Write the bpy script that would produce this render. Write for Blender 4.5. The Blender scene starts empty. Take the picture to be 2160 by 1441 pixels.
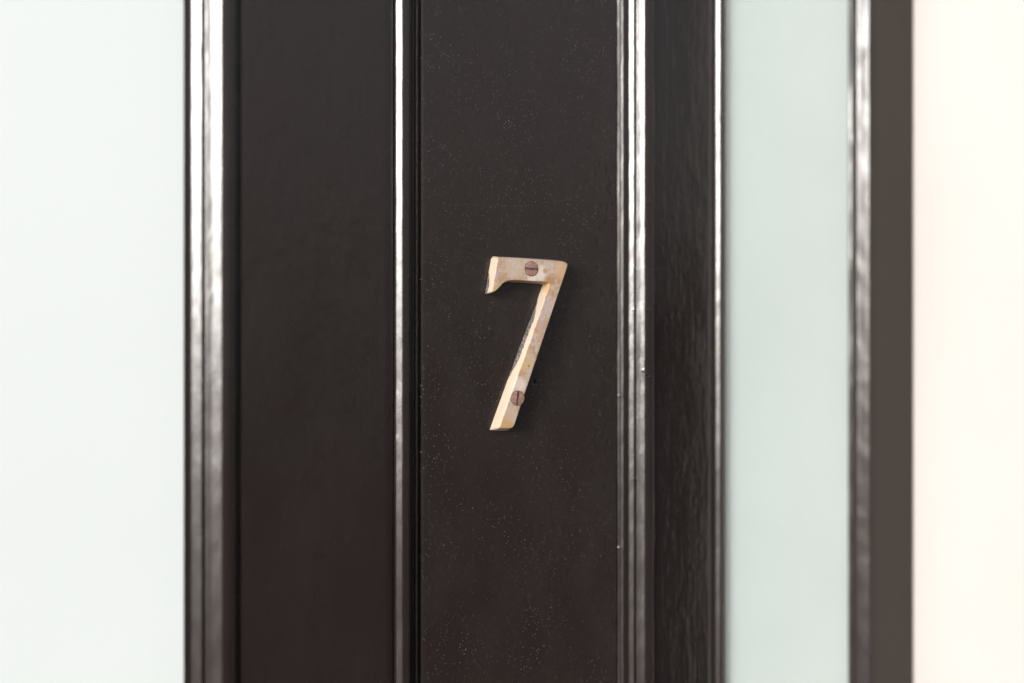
import bpy, bmesh, math, random
from mathutils import Vector, Matrix, noise, geometry

random.seed(7)
scene = bpy.context.scene
col = scene.collection

# ------------------------------------------------------------------ camera
H = 1.50                      # eye height, level with the middle of the picture
YAW = math.radians(25)        # the camera stands to the left and looks right
DIST = 0.833                  # metres to the board that carries the numeral
FPX = 3000.0                  # focal length in photo pixels (50 mm on 36 mm)
cy, sy = math.cos(YAW), math.sin(YAW)
CAM = Vector((-DIST * sy, -DIST * cy, H))
cam_d = bpy.data.cameras.new('camera')
cam_d.lens = 50; cam_d.sensor_width = 36
cam_d.clip_start = 0.01; cam_d.clip_end = 500
cam_d.dof.use_dof = True
cam_d.dof.focus_distance = 0.828
cam_d.dof.aperture_fstop = 1.55
cam = bpy.data.objects.new('camera', cam_d); col.objects.link(cam)
cam.location = CAM
cam.rotation_euler = (math.radians(90), 0, -YAW)
scene.camera = cam

# ------------------------------------------------------------------ light
SUN_AZ = 66                   # degrees to the left of the door's normal
SUN_EL = 13
world = bpy.data.worlds.new('World'); scene.world = world
world.use_nodes = True
wn, wl = world.node_tree.nodes, world.node_tree.links
wn.clear()
sky = wn.new('ShaderNodeTexSky'); sky.sky_type = 'NISHITA'; sky.sun_disc = False
sky.sun_elevation = math.radians(SUN_EL)
sky.sun_rotation = math.radians(180 + SUN_AZ)
sky.dust_density = 4.0; sky.air_density = 1.0; sky.ozone_density = 1.0
hs = wn.new('ShaderNodeHueSaturation'); hs.inputs['Saturation'].default_value = 0.22
bg = wn.new('ShaderNodeBackground'); bg.inputs['Strength'].default_value = 0.09
wo = wn.new('ShaderNodeOutputWorld')
wl.new(sky.outputs[0], hs.inputs['Color']); wl.new(hs.outputs[0], bg.inputs['Color'])
wl.new(bg.outputs[0], wo.inputs['Surface'])
sun_d = bpy.data.lights.new('sun', 'SUN')
sun_d.energy = 1.5; sun_d.angle = math.radians(20); sun_d.color = (1.0, 0.975, 0.95)
sun = bpy.data.objects.new('sun', sun_d); col.objects.link(sun)
az, el = math.radians(SUN_AZ), math.radians(SUN_EL)
to_sun = Vector((-math.sin(az) * math.cos(el), -math.cos(az) * math.cos(el), math.sin(el)))
sun.rotation_euler = to_sun.to_track_quat('Z', 'Y').to_euler()
sun.location = to_sun * 5

scene.render.engine = 'CYCLES'
scene.view_settings.view_transform = 'Standard'
scene.view_settings.look = 'None'
scene.view_settings.gamma = 1
scene.view_settings.exposure = 1.4

# ------------------------------------------------------------------ pixel -> place
def ray(px, py=720.5):
    a, b = (px - 1080) / FPX, (720.5 - py) / FPX
    return Vector((sy + cy * a, cy - sy * a, b))
def at(px, py, Y):
    r = ray(px, py); s = (Y - CAM.y) / r.y
    return CAM + r * s
def X(px, Y): return at(px, 720.5, Y).x

def chain(px0, Y0, facets):
    """Profile points: every facet ends at a pixel column and has a normal turned
    phi degrees to the left; ('j', dY) steps straight in or out in depth."""
    x, y = X(px0, Y0), Y0
    pts = [(x, y)]
    for f in facets:
        if f[0] == 'j':
            y += f[1]; pts.append((x, y)); continue
        px, phi = f
        t = (math.cos(math.radians(phi)), -math.sin(math.radians(phi)))
        r = ray(px)
        # P + s t = CAM + u r
        det = -t[0] * r.y + t[1] * r.x
        bx, by = CAM.x - x, CAM.y - y
        s = (-bx * r.y + by * r.x) / det
        x, y = x + s * t[0], y + s * t[1]
        pts.append((x, y))
    return pts

def rounded(pts, rad, seg=4):
    out = [pts[0]]
    for i in range(1, len(pts) - 1):
        p0, p, p1 = Vector(pts[i-1]), Vector(pts[i]), Vector(pts[i+1])
        a, b = p0 - p, p1 - p
        r = min(rad, a.length * .42, b.length * .42)
        if r < 1e-6: out.append(tuple(p)); continue
        A, B = p + a.normalized() * r, p + b.normalized() * r
        for k in range(seg + 1):
            u = k / seg
            q = A * (1-u)**2 + p * 2*u*(1-u) + B * u*u
            out.append(tuple(q))
    out.append(pts[-1])
    return out

def dense(pts, step):
    out = []
    for a, b in zip(pts, pts[1:]):
        k = max(1, int(math.hypot(b[0]-a[0], b[1]-a[1]) / step))
        out += [(a[0]+(b[0]-a[0])*q/k, a[1]+(b[1]-a[1])*q/k) for q in range(k)]
    return out + [pts[-1]]

# ------------------------------------------------------------------ materials
def nodes_of(name):
    m = bpy.data.materials.new(name); m.use_nodes = True
    nt = m.node_tree; b = nt.nodes['Principled BSDF']
    return m, nt, b
def N(nt, t, **kw):
    n = nt.nodes.new(t)
    for k, v in kw.items(): setattr(n, k, v)
    return n
def mth(nt, op, a, b=None, clamp=False):
    n = N(nt, 'ShaderNodeMath', operation=op); n.use_clamp = clamp
    for i, v in enumerate((a, b)):
        if v is None: continue
        if isinstance(v, (int, float)): n.inputs[i].default_value = v
        else: nt.links.new(v, n.inputs[i])
    return n.outputs[0]
def mapped(nt, scale, loc=(0, 0, 0)):
    g = N(nt, 'ShaderNodeNewGeometry'); mp = N(nt, 'ShaderNodeMapping')
    mp.inputs['Scale'].default_value = scale; mp.inputs['Location'].default_value = loc
    nt.links.new(g.outputs['Position'], mp.inputs['Vector'])
    return mp.outputs[0]
def tex(nt, vec, scale, detail=3, rough=.55):
    n = N(nt, 'ShaderNodeTexNoise'); n.inputs['Scale'].default_value = scale
    n.inputs['Detail'].default_value = detail; n.inputs['Roughness'].default_value = rough
    nt.links.new(vec, n.inputs['Vector']); return n.outputs['Fac']
def ramp(nt, fac, stops):
    r = N(nt, 'ShaderNodeValToRGB'); e = r.color_ramp.elements
    while len(e) < len(stops): e.new(.5)
    for q, (p, c) in zip(e, stops):
        q.position = p; q.color = (c, c, c, 1) if isinstance(c, (int, float)) else (*c, 1)
    nt.links.new(fac, r.inputs['Fac']); return r.outputs['Color']
def mixc(nt, fac, a, b):
    n = N(nt, 'ShaderNodeMix', data_type='RGBA')
    for sock, v in ((n.inputs[0], fac), (n.inputs[6], a), (n.inputs[7], b)):
        if isinstance(v, (int, float)): sock.default_value = v
        elif isinstance(v, tuple): sock.default_value = (*v, 1)
        else: nt.links.new(v, sock)
    return n.outputs[2]
def bump(nt, h, strength, dist, prev=None):
    b = N(nt, 'ShaderNodeBump'); b.inputs['Strength'].default_value = strength
    b.inputs['Distance'].default_value = dist
    nt.links.new(h, b.inputs['Height'])
    if prev: nt.links.new(prev, b.inputs['Normal'])
    return b.outputs[0]

def paint(name, base=(.0172, .0118, .0102), rough=.2, grain=.35, grain_mm=.12, grain_scale=420,
          stretch=.045, ripple=.00012, dust=False):
    m, nt, b = nodes_of(name)
    c1 = tex(nt, mapped(nt, (1, 1, .35)), 22, 4)
    colr = mixc(nt, ramp(nt, c1, [(.3, 0.), (.7, 1.)]), base,
                (base[0]*1.12, base[1]*1.0, base[2]*1.14))
    sp1 = tex(nt, mapped(nt, (1, 1, .6)), 1500, 2, .7)
    colr = mixc(nt, ramp(nt, sp1, [(.25, 1.), (.75, 0.)]), colr, (base[0]*.45, base[1]*.45, base[2]*.45))
    g1 = tex(nt, mapped(nt, (1, 1, stretch)), grain_scale, 4, .6)
    g2 = tex(nt, mapped(nt, (1, 1, .3)), 60, 2)
    nrm = bump(nt, g1, grain, grain_mm * .001)
    nrm = bump(nt, g2, .5, .0002, nrm)
    nrm = bump(nt, tex(nt, mapped(nt, (1, 1, .45), (2, 1, 4)), 150, 3, .6), 1., ripple, nrm)     # brushed ripples
    fine = tex(nt, mapped(nt, (1, 1, 1)), 1400, 2)
    nrm = bump(nt, fine, .25, .00004, nrm)
    rr = ramp(nt, tex(nt, mapped(nt, (1, 1, .5)), 35, 3), [(.3, rough*.8), (.7, rough*1.25)])
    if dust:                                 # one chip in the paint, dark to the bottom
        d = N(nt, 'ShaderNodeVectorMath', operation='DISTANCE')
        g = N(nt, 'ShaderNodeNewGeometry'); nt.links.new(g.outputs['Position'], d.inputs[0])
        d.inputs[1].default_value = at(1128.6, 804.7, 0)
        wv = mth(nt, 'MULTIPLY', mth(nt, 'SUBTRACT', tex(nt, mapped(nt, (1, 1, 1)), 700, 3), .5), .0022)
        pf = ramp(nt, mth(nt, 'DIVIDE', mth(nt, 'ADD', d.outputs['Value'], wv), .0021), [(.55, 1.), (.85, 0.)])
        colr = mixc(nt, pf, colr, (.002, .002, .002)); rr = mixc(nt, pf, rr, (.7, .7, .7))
    if dust:                                 # splits in the skin, the shade inside them painted in as dull dark colour
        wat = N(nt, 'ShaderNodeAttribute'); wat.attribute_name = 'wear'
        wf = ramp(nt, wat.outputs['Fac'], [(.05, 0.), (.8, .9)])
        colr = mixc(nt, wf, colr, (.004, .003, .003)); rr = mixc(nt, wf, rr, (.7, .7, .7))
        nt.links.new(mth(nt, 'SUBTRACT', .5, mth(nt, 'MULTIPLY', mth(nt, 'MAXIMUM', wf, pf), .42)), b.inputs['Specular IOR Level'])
    if dust:                                 # pale dust specks settled on the paint
        for sc, thr, keep in ((330, .07, .80), (650, .12, .6), (1100, .18, .5)):
            v = N(nt, 'ShaderNodeTexVoronoi'); v.inputs['Scale'].default_value = sc
            nt.links.new(mapped(nt, (1, .001, 1), (sc*.01, 0, 0)), v.inputs['Vector'])
            sx = N(nt, 'ShaderNodeSeparateColor'); nt.links.new(v.outputs['Color'], sx.inputs[0])
            pres = mth(nt, 'GREATER_THAN', sx.outputs[0], keep)
            size = mth(nt, 'MULTIPLY', sx.outputs[1], thr)
            dot = mth(nt, 'LESS_THAN', v.outputs['Distance'], size)
            cl = ramp(nt, tex(nt, mapped(nt, (1, 1, 1), (0, 0, sc)), 30, 3), [(.36, 0.), (.60, 1.)])
            f = mth(nt, 'MULTIPLY', mth(nt, 'MULTIPLY', pres, dot), mth(nt, 'MULTIPLY', cl, .5))
            colr = mixc(nt, f, colr, (.46, .42, .39))
            rr = mixc(nt, f, rr, (.8, .8, .8))
    nt.links.new(colr, b.inputs['Base Color'])
    nt.links.new(rr, b.inputs['Roughness'])
    nt.links.new(nrm, b.inputs['Normal'])
    b.inputs['IOR'].default_value = 1.55
    return m

def plain(name, c, rough, var=.06, scale=8, bump_mm=0.0, ior=1.5, coat=0):
    m, nt, b = nodes_of(name)
    n = tex(nt, mapped(nt, (1, 1, 1)), scale, 4)
    nt.links.new(mixc(nt, ramp(nt, n, [(.3, 0.), (.7, 1.)]), tuple(v*(1-var) for v in c), tuple(min(1, v*(1+var*.4)) for v in c)),
                 b.inputs['Base Color'])
    b.inputs['Roughness'].default_value = rough; b.inputs['IOR'].default_value = ior
    b.inputs['Coat Weight'].default_value = coat; b.inputs['Coat Roughness'].default_value = .03
    if bump_mm:
        nt.links.new(bump(nt, tex(nt, mapped(nt, (1, 1, 1)), 180, 4), .5, bump_mm*.001), b.inputs['Normal'])
    return m

M_stile = paint('gloss_paint_stile', rough=.26, ripple=.0003, grain=.7, grain_mm=.16, grain_scale=300)
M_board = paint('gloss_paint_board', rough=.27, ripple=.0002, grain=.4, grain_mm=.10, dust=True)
M_mould = paint('gloss_paint_moulding', rough=.24, ripple=.0002, grain=.3, grain_mm=.06, grain_scale=260, stretch=.08)
M_grain = paint('gloss_paint_open_grain', base=(.010, .007, .0064), rough=.14, ripple=.00028, grain=.9, grain_mm=.22, grain_scale=300, stretch=.08)
M_jamb = paint('gloss_paint_jamb', ripple=.0004, base=(.015, .0082, .0036), rough=.18, grain=.3)
M_glass = plain('milky_frosted_glass', (.68, .725, .73), .35, .02, 4, coat=.6)
M_glass2 = plain('pale_green_frosted_glass', (.435, .50, .495), .35, .07, 5, coat=.5)
M_wall = plain('white_painted_render', (.405, .379, .364), .7, .04, 6, bump_mm=.3)
M_ground = plain('grey_paving', (.085, .075, .07), .8, .25, 5, bump_mm=1.)

# ------------------------------------------------------------------ builders
def empty(name, loc, label, cat):
    o = bpy.data.objects.new(name, None); col.objects.link(o)
    o.location = loc; o.empty_display_size = .05
    o['label'] = label; o['category'] = cat
    return o
def link(name, me, mat, parent=None):
    o = bpy.data.objects.new(name, me); col.objects.link(o)
    if mat and not me.materials: me.materials.append(mat)
    if parent:
        o.parent = parent; o.matrix_parent_inverse.identity()
        for v in me.vertices: v.co -= parent.location
    return o

def zrows(z0, z1, step):
    out, z = [z0], z0
    while True:
        z += step if abs(z - H) < .27 else .008
        if z > z1 - .0004: break
        out.append(z)
    return out + [z1]

def strip(name, front, back, mat, parent, z0=0.0, z1=2.10, step=.0025, wob=.00012, seed=0, blobs=(), fn=None):
    """Solid upright moulding: a front profile run from z0 to z1 with a brushed-paint wobble."""
    rows = zrows(z0, z1, step)
    prof = list(front)
    n = len(prof)
    full = prof + [(prof[-1][0], back), (prof[0][0], back)]
    m = len(full)
    verts, faces = [], []
    for z in rows:
        for i, (x, y) in enumerate(full):
            dx = dy = 0
            if 0 < i < n - 1 and wob:
                a = noise.noise(Vector((x*60 + seed*7.3, y*60, z*26)))
                b = noise.noise(Vector((x*140 + seed*3.1, y*140, z*120)))
                dy = -(a*.8 + b*.10) * wob
                dx = (noise.noise(Vector((x*300, seed + 11.7, z*95)))) * wob * .6
            if 0 < i < n - 1:
                for (bx, bz, r, h) in blobs:
                    d2 = ((x-bx)**2 + (z-bz)**2) / (r*r)
                    if d2 < 6: dy -= h * math.exp(-d2)
                if fn: dy += fn(x, z)
            verts.append((x+dx, y+dy, z))
    for k in range(len(rows) - 1):
        for i in range(m):
            j = (i+1) % m
            faces.append((k*m+i, k*m+j, (k+1)*m+j, (k+1)*m+i))
    faces.append(tuple(range(m-1, -1, -1)))
    faces.append(tuple((len(rows)-1)*m + i for i in range(m)))
    me = bpy.data.meshes.new(name); me.from_pydata(verts, [], faces)
    for p in me.polygons: p.use_smooth = True
    # the hidden sides, the back and the ends stay sharp
    sh = [False]*len(me.edges)
    for e in me.edges:
        a, b = e.vertices
        ia, ib = a % m, b % m
        if ia == ib and ia in (0, n-1, n, n+1): sh[e.index] = True
        if ia != ib and (a//m == b//m) and a//m in (0, len(rows)-1): sh[e.index] = True
    at_ = me.attributes.new('sharp_edge', 'BOOLEAN', 'EDGE')
    at_.data.foreach_set('value', sh)
    me.update()
    return link(name, me, mat, parent)

def box(name, x0, x1, y0, y1, z0, z1, mat, parent=None, bev=.0015):
    bm = bmesh.new()
    bmesh.ops.create_cube(bm, size=1)
    for v in bm.verts:
        v.co = Vector(((x0+x1)/2 + v.co.x*(x1-x0), (y0+y1)/2 + v.co.y*(y1-y0), (z0+z1)/2 + v.co.z*(z1-z0)))
    if bev: bmesh.ops.bevel(bm, geom=bm.edges[:], offset=bev, segments=2, affect='EDGES')
    me = bpy.data.meshes.new(name); bm.to_mesh(me); bm.free()
    return link(name, me, mat, parent)

def blob(px, py, r_mm, h_mm, Y=0): 
    p = at(px, py, Y); return (p.x, p.z, r_mm*.001, h_mm*.001)

# ------------------------------------------------------------------ the setting
bm = bmesh.new(); bmesh.ops.create_grid(bm, x_segments=2, y_segments=2, size=60)
me = bpy.data.meshes.new('ground'); bm.to_mesh(me); bm.free()
g = link('ground', me, M_ground); g['kind'] = 'structure'

# ------------------------------------------------------------------ profiles, left to right
# cover bead between the door and the board (its right foot ends on the board at Y = 0)
def L(px, d=0):
    '''Turn of a facet that mirrors the low sun to the photographer.'''
    return (SUN_AZ + 25 + math.degrees(math.atan((px-1080)/FPX))) / 2 + d
def solve_Y(facets, px0, target):
    lo, hi = -.05, .05
    for _ in range(50):
        mid = (lo+hi)/2
        if chain(px0, mid, facets)[-1][1] > target: hi = mid
        else: lo = mid
    return (lo+hi)/2
D_f = [(835.5, 5), (848.5, L(842)), (852, 14), (863, 4), ('j', .006), (873, 0), ('j', -.0052), (879.5, 0), ('j', .004), (886, 0)]
D_Y = solve_Y(D_f, 833, .0042)
D_p = chain(833, D_Y, D_f)
YC = D_Y + .0012                                   # face of the door stile
# glazing bead of the door
B_f = [(403, 3), (425, L(414)), (427.5, 5), ('j', .0012), (431, 0), (433, 60), (447, L(440, -8)), (468.5, L(460)), (484, 8), (494, -14), ('j', .0055), (508, 0)]
B_Y = solve_Y(B_f, 388.5, YC + .0052)
B_p = chain(388.5, B_Y, B_f)
YA = B_Y + .0015                                   # door glass
# moulding from the board up to the sidelight stile
F_p = chain(1302.3, .0006, [(1308.3, L(1305, -10)), (1309.4, 0), (1315.4, L(1312, -5)), (1326, 3), (1337, L(1330, -2)), (1338, 0), ('j', .0008), (1341.5, 0), (1343, 70), (1346, L(1345, -8)), (1352, L(1350, -6)), (1360, L(1356, 2)), (1368, 14), (1379, 2), ('j', .0012), (1381, 0)])
YG = F_p[-1][1] + .0002
G2_p = chain(1503, YG - .0003, [(1509, 6), (1519.5, L(1515)), (1523, 12), (1530, -22)])
YH = G2_p[-1][1] + .0032                            # sidelight glass
I_p = chain(1791, YH - .0008, [(1800, L(1795, -8)), (1808, 4), (1833, L(1820, 7)), (1838.5, 8)])
YJ = I_p[-1][1] + .0012

# ------------------------------------------------------------------ the door
xL = X(388.5, B_Y)
x_stile0, x_stile1 = X(510, YC), D_p[0][0] - .0004
door = empty('entrance_door', ((xL-.45+x_stile1)/2, .02, 0.012), 'dark brown gloss painted door with a tall milky white glass pane', 'door')
ZD0, ZD1 = .012, 2.03
strip('stile', [(x_stile0, YC), (x_stile0+.001, YC)] + [(x_stile0 + (x_stile1-x_stile0)*k/14, YC) for k in range(1, 14)] + [(x_stile1-.0008, YC), (x_stile1, YC+.0006)],
      .045, M_stile, door, ZD0, ZD1, step=.006, wob=.00018, seed=1)
Bb = [blob(440, 628, .9, .6, B_Y), blob(418, 105, .8, .4, B_Y), blob(441, 500, .8, .35, B_Y), blob(437, 130, .9, .3, B_Y), blob(408, 1100, .9, .4, B_Y)]
strip('glazing_bead', dense(rounded(B_p, .0007), .0009), .02, M_mould, door, .24, 1.86, wob=.00022, seed=2, blobs=Bb)
box('glass_pane', xL-.42, xL+.012, YA, YA+.006, .235, 1.865, M_glass, door, .0008)
box('hinge_stile', xL-.53, xL-.412, YC, .045, ZD0, ZD1, M_stile, door)
box('bottom_rail', xL-.4115, x_stile0-.0003, YC+.0004, .045, ZD0, .239, M_stile, door)
box('top_rail', xL-.4115, x_stile0-.0003, YC+.0004, .045, 1.861, ZD1, M_stile, door)

# ------------------------------------------------------------------ the frame
frame = empty('door_frame', (X(1100, 0), .02, 0), 'dark brown door post with rounded cover bead, wide flat board and stepped moulding', 'door frame')
strip('cover_bead', dense(rounded(D_p, .0004), .0009), .05, M_mould, frame, step=.002, wob=.00022, seed=3,
      blobs=[blob(838, 425, .7, .35), blob(893, 712, .9, .5), blob(840, 930, .6, .25)])
pit = at(1128.6, 804.7, 0)
xE0, xE1 = X(889.5, 0), F_p[0][0] - .0007
def pitfn(x, z):
    d = math.hypot((x-pit.x)/.0011, (z-pit.z)/.0013)
    if d > 4: return 0
    return .0005*math.exp(-d**4)
xc = X(1268, 0)
rw = random.Random(11)
dashes = []
for _ in range(95):
    px = 1238 + 56 * rw.random()**.65; py = rw.uniform(330, 1380)
    p = at(px, py, 0)
    dashes.append((p.x, p.z, rw.uniform(.0012, .0055)*(1.5 if rw.random() < .2 else 1), rw.uniform(.00018, .00032), rw.uniform(.6, 1.), rw.uniform(-.09, .09), rw.random()*9))
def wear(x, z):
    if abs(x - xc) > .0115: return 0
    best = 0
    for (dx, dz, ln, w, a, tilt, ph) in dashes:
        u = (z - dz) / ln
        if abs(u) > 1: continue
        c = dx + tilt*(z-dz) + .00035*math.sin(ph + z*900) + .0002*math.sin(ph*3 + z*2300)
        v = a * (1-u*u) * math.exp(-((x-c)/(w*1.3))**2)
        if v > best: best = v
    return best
def boardfn(x, z):
    return pitfn(x, z) + .00009 * wear(x, z)
colsE = [xE0 + (xE1-xE0)*k/130 for k in range(1, 130)]
colsE = [x for x in colsE if abs(x-xc) > .0118] + [xc + .00024*k for k in range(-48, 49)]
colsE = sorted(x for x in colsE if x < xE1 - .0004)
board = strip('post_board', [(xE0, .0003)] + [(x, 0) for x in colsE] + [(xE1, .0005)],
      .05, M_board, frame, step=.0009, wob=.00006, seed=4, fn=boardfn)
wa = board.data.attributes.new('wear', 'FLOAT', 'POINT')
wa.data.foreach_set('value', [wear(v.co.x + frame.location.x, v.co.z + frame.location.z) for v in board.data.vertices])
Fb = [blob(1331, 653, .7, .30), blob(1333, 731, .6, .30), blob(1345, 781, .6, .30), blob(1349, 787, .6, .25), blob(1355, 795, .6, .25),
      blob(1363, 52, .5, .5), blob(1364, 64, .45, .5), blob(1306, 835, .45, .3), blob(1306, 1156, .6, .4), blob(1350, 612, .7, .2), blob(1353, 655, .7, .2), blob(1352, 430, 1.2, .2), blob(1333, 1010, 1., .25)]
strip('panel_moulding', dense(rounded(F_p, .00045), .0006), .05, M_mould, frame, step=.0006, wob=.0002, seed=5, blobs=Fb)

# ------------------------------------------------------------------ the sidelight
xG0, xG1 = F_p[-1][0] + .0002, G2_p[0][0] - .0002
xw = I_p[-1][0]
xJ1 = X(1927, YJ)
side = empty('sidelight_window', ((xG0+xJ1)/2, .02, 0), 'narrow pale green frosted glass sidelight in dark brown gloss frame', 'window')
nG = 26
strip('stile', [(xG0, YG+.0004)] + [(xG0 + (xG1-xG0)*k/nG, YG) for k in range(1, nG)] + [(xG1, YG+.0004)], .05, M_grain, side,
      step=.0025, wob=.00022, seed=6)
strip('glazing_bead', rounded(G2_p, .0006), .03, M_mould, side, wob=.0002, seed=8)
box('glass_pane', G2_p[-1][0] - .012, I_p[0][0] + .010, YH, YH+.006, .12, 1.98, M_glass2, side, .0006)
strip('glazing_moulding', dense(rounded(I_p, .0007), .0009), .03, M_mould, side, wob=.0003, seed=9,
      blobs=[blob(1797, 292, 1.4, .9, YH), blob(1826, 760, .9, .6, YH), blob(1796, 1080, 1., .6, YH)])
strip('jamb', [(xw+.0002, YJ+.0008)] + [(xw + (xJ1-xw)*k/10, YJ) for k in range(1, 10)] + [(xJ1, YJ+.0003)], .05, M_jamb, side, step=.006, wob=.0002, seed=10)
box('bottom_rail', xG1+.0105, xw-.0005, YH-.004, .049, 0.0, .119, M_stile, side)
box('top_rail', xG1+.0105, xw-.0005, YH-.004, .049, 1.981, 2.0995, M_stile, side)

# head over door and sidelight belongs to the frame
box('head', xL-.54, xJ1, YJ+.001, .05, 2.1005, 2.19, M_stile, frame)

# ------------------------------------------------------------------ the wall beside it
wall = empty('side_wall', (xJ1+.6, -.1, 0), 'smooth white painted wall turning forward beside the dark frame', 'wall')
box('wall_return', xJ1+.0006, xJ1+1.2, -.24, .12, 0, 2.6, M_wall, wall, .004)

# ------------------------------------------------------------------ the numeral
DEP = .0076
face_px = [(1038.0, 615.6), (1050.0, 546.5), (1052.2, 543.6), (1090, 545.2), (1140, 548.3), (1181, 551.6), (1192.5, 553.2), (1196.8, 556.5), (1196.2, 562.5),
           (1192, 577), (1180, 612), (1164.8, 657.5), (1143.8, 720), (1118.8, 795), (1103.6, 839.6), (1086.2, 893.5), (1083, 900.2), (1077.5, 903.4),
           (1064, 903.6), (1052.6, 902.4), (1090.2, 798), (1118.0, 720), (1144.4, 645), (1160.8, 597),
           (1150, 594.5), (1110, 592), (1080, 590.6), (1069, 592.6), (1060.5, 598), (1053, 606.5), (1046.5, 612.6), (1041.4, 615.4)]
pts = [at(px, py, -DEP) for px, py in face_px]
poly = [Vector((p.x, p.z)) for p in pts]
# smooth corners + resample
def resample(poly, step):
    out = []
    for i in range(len(poly)):
        a, b = poly[i], poly[(i+1) % len(poly)]
        k = max(1, int((b-a).length/step))
        for q in range(k): out.append(a.lerp(b, q/k))
    return out
poly = resample(poly, .0009)
area = sum(poly[i].x*poly[(i+1) % len(poly)].y - poly[(i+1) % len(poly)].x*poly[i].y for i in range(len(poly)))
if area > 0: poly.reverse()                      # clockwise seen from the front (x right, z up)
def offset(poly, d):
    out = []
    n = len(poly)
    for i in range(n):
        a, p, b = poly[(i-1) % n], poly[i], poly[(i+1) % n]
        e1, e2 = (p-a).normalized(), (b-p).normalized()
        n1, n2 = Vector((-e1.y, e1.x)), Vector((-e2.y, e2.x))    # outward for clockwise
        q = (n1+n2)
        q = q / max(.35, q.length_squared/2)  if q.length > 1e-6 else n1
        u = min(1, max(0, (at(1080, 640, 0).z - p.y) / .03)); k = .62 + .48*u*u*(3-2*u)
        out.append(p + q*d*k)
    return out
INS = .0017
rings = [(-.0002, INS), (-.0004, INS), (-.0028, INS*.70), (-.0052, INS*.38), (-DEP+.0004, INS*.05), (-DEP+.00014, -.00002), (-DEP+.00003, -.00018), (-DEP, -.0006)]
bm = bmesh.new()
vr = []
for k, (y, d) in enumerate(rings):
    o = offset(poly, d)
    r = []
    for i, p in enumerate(o):
        j = noise.noise(Vector((p.x*300, p.y*300, k*.4))) * .00007
        r.append(bm.verts.new((p.x + j, y, p.y + j*.7)))
    vr.append(r)
n = len(poly)
for k in range(len(vr)-1):
    for i in range(n):
        f = bm.faces.new((vr[k][i], vr[k][(i+1) % n], vr[k+1][(i+1) % n], vr[k+1][i]))
        f.smooth = True; f.material_index = 1 if k < 4 else 0
for tri in geometry.tessellate_polygon([[v.co for v in vr[-1]]]):
    try: bm.faces.new([vr[-1][i] for i in tri]).material_index = 0
    except ValueError: pass
bmesh.ops.recalc_face_normals(bm, faces=bm.faces[:])
me = bpy.data.meshes.new('numeral_body'); bm.to_mesh(me); bm.free()
ctr = at(1100, 903, -.004)

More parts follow.
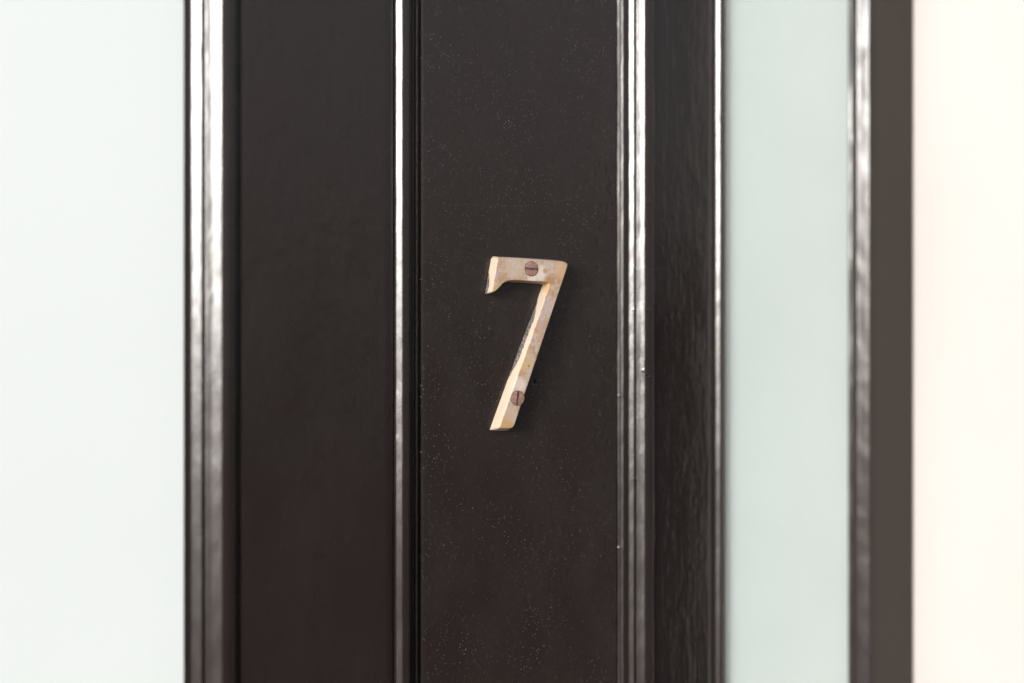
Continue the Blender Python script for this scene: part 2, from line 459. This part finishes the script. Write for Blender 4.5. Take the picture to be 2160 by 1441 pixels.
def patina(side):
    m, nt, b = nodes_of('numeral_side' if side else 'numeral_face')
    P = mapped(nt, (1, 1, 1))
    n1 = tex(nt, P, 150, 8, .7); n2 = tex(nt, mapped(nt, (1, 1, 1), (4, 2, 9)), 105, 8, .72); n3 = tex(nt, P, 900, 3, .6)
    tan, grey, orange = (.39, .26, .17), (.41, .335, .30), (.33, .175, .07)
    if side:
        c = mixc(nt, ramp(nt, n1, [(.35, 0.), (.7, 1.)]), (.425, .335, .26), (.385, .295, .22))
        c = mixc(nt, mth(nt, 'MULTIPLY', ramp(nt, n3, [(.5, 0.), (.75, 1.)]), .25), c, (.62, .50, .38))
    else:
        c = mixc(nt, ramp(nt, n1, [(.45, 0.), (.54, 1.)]), tan, grey)
        c = mixc(nt, mth(nt, 'MULTIPLY', ramp(nt, n2, [(.51, 0.), (.60, 1.)]), .75), c, orange)
        c = mixc(nt, mth(nt, 'MULTIPLY', ramp(nt, n3, [(.5, 0.), (.72, 1.)]), .45), c, (.56, .48, .40))
        c = mixc(nt, mth(nt, 'MULTIPLY', ramp(nt, tex(nt, P, 520, 2), [(.56, 0.), (.66, 1.)]), .5), c, (.24, .15, .11))
    def spot(px, py, r, colr, amt, c, y=-DEP):
        q = at(px, py, y)
        d = N(nt, 'ShaderNodeVectorMath', operation='DISTANCE')
        g = N(nt, 'ShaderNodeNewGeometry'); nt.links.new(g.outputs['Position'], d.inputs[0]); d.inputs[1].default_value = q
        dd = mth(nt, 'ADD', d.outputs['Value'], mth(nt, 'MULTIPLY', mth(nt, 'SUBTRACT', n1, .5), r*1.6))
        f = ramp(nt, mth(nt, 'DIVIDE', dd, r), [(.45, amt), (1., 0.)])
        return mixc(nt, f, c, colr)
    if not side:
        c = spot(1140, 577, .006, (.58, .51, .46), .85, c)
        c = spot(1122, 588, .004, (.60, .53, .47), .8, c)
        c = spot(1085, 562, .008, (.46, .385, .31), .5, c)
        c = spot(1160, 590, .0045, orange, .9, c)
        c = spot(1150, 572, .002, orange, .8, c)
        c = spot(1185, 570, .006, (.47, .30, .16), .75, c)
        c = spot(1066, 588, .0035, orange, .6, c)
        c = spot(1043, 610, .003, (.48, .31, .14), .8, c)
        c = spot(1095, 812, .006, (.56, .49, .45), .8, c)
        c = spot(1112, 768, .007, (.46, .32, .18), .7, c)
        c = spot(1066, 896, .0055, (.44, .27, .11), .9, c)
        c = spot(1080, 872, .006, (.44, .35, .27), .6, c)
        c = spot(1150, 650, .006, (.42, .36, .34), .6, c)
        c = spot(1145, 685, .004, (.36, .27, .24), .7, c)
        c = spot(1121, 567, .0054, (.36, .2, .08), .5, c)
    else:
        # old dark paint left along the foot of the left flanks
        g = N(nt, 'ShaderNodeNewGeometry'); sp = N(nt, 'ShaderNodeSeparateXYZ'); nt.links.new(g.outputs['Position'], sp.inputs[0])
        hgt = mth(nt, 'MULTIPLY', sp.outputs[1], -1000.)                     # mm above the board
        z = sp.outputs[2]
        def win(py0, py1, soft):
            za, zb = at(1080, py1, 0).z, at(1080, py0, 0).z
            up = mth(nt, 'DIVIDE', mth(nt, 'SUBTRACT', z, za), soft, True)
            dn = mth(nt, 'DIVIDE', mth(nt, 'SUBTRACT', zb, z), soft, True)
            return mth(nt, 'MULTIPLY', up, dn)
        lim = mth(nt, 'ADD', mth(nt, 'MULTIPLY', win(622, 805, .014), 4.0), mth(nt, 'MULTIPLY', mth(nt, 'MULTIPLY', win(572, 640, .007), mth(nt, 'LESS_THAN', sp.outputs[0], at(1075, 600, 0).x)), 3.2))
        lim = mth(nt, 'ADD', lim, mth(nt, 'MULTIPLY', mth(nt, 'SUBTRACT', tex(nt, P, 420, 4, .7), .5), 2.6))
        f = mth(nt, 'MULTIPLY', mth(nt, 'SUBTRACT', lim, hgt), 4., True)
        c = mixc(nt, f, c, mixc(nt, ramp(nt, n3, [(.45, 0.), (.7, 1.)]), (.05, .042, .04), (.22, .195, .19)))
        c = spot(1150, 603, .0045, (.42, .24, .08), .85, c, -.006)
        c = spot(1100, 596, .007, (.42, .25, .10), .8, c, -.006)
        c = spot(1070, 600, .005, (.44, .27, .12), .7, c, -.006)
    nt.links.new(c, b.inputs['Base Color'])
    b.inputs['Metallic'].default_value = .12
    nt.links.new(ramp(nt, n2, [(.3, .38), (.7, .62)]), b.inputs['Roughness'])
    nr = bump(nt, n3, .35, .00015); nr = bump(nt, n1, .4, .0003, nr)
    nt.links.new(nr, b.inputs['Normal'])
    return m
num = empty('house_number', ctr, 'weathered tan brass house number 7 screwed to dark brown board', 'house number')
me.materials.append(patina(False)); me.materials.append(patina(True))
link('numeral_body', me, None, num)

M_screw, nt, b = nodes_of('copper_brown_screw')
c = mixc(nt, ramp(nt, tex(nt, mapped(nt, (1, 1, 1)), 800, 4), [(.35, 0.), (.65, 1.)]), (.27, .135, .115), (.45, .27, .23))
nt.links.new(c, b.inputs['Base Color']); b.inputs['Metallic'].default_value = .45; b.inputs['Roughness'].default_value = .42
nt.links.new(bump(nt, tex(nt, mapped(nt, (1, 1, 1)), 1200, 3), .4, .00012), b.inputs['Normal'])
M_slot = plain('tarnished_slot', (.09, .07, .055), .45, .9, 500)
M_pin = plain('olive_brass', (.36, .25, .09), .4, .3, 900)

def screw(px, py, rad, ang, slot=.00075):
    """Slotted head: two raised halves with a real cut between them over a slot floor."""
    p = at(px, py, -DEP)
    bm = bmesh.new()
    prof = [(rad, .0001), (rad, -.00012), (rad*.94, -.00022), (rad*.6, -.00030), (0, -.00034)]
    for sgn in (1, -1):
        # half disc as grid of rings clipped at the slot
        rows = []
        K = 18
        for (r, y) in prof:
            row = []
            for k in range(K+1):
                if r <= slot: 
                    u = -slot + 2*slot*k/K; row.append((u*.2, y, slot)); continue
                a0 = math.asin(slot/r); a = a0 + (math.pi-2*a0)*k/K
                row.append((r*math.cos(a), y, r*math.sin(a)))
            rows.append([bm.verts.new((x, y, z*sgn)) for x, y, z in row])
        for i in range(len(rows)-1):
            for k in range(K):
                try: bm.faces.new((rows[i][k], rows[i][k+1], rows[i+1][k+1], rows[i+1][k]))
                except ValueError: pass
        # slot flank
        flank = [rows[i][0] for i in range(len(rows))] + [rows[i][K] for i in range(len(rows)-1, -1, -1)]
        bm.faces.new(flank)
    bmesh.ops.remove_doubles(bm, verts=bm.verts[:], dist=1e-6)
    bmesh.ops.recalc_face_normals(bm, faces=bm.faces[:])
    R = Matrix.Rotation(ang, 4, 'Y')
    bm.transform(R)
    for v in bm.verts: v.co += p
    me = bpy.data.meshes.new('screw'); bm.to_mesh(me); bm.free()
    s = link('screw', me, M_screw, num)
    bm = bmesh.new()
    bmesh.ops.create_circle(bm, cap_ends=True, radius=rad*1.09, segments=28)
    bm.transform(Matrix.Rotation(math.radians(90), 4, 'X'))
    for v in bm.verts: v.co += p + Vector((0, -.00003, 0))
    bmesh.ops.recalc_face_normals(bm, faces=bm.faces[:])
    me = bpy.data.meshes.new('slot_floor'); bm.to_mesh(me); bm.free()
    for v in me.vertices: v.co -= num.location
    o = bpy.data.objects.new('slot_floor', me); col.objects.link(o); me.materials.append(M_slot); o.parent = s
    return s
screw(1121.2, 567.3, .0041, math.radians(4))
screw(1092.0, 840.0, .0041, math.radians(-84))
# small brass plug above the lower screw
p = at(1114, 772, -DEP)
bm = bmesh.new(); bmesh.ops.create_uvsphere(bm, u_segments=14, v_segments=8, radius=.0009)
for v in bm.verts: v.co.y *= .3; v.co += p
for f in bm.faces: f.smooth = True
me = bpy.data.meshes.new('plug'); bm.to_mesh(me); bm.free()
link('plug', me, M_pin, num)
print('levels YA %.4f YC %.4f YG %.4f YH %.4f YJ %.4f wall x %.3f' % (YA, YC, YG, YH, YJ, xJ1))
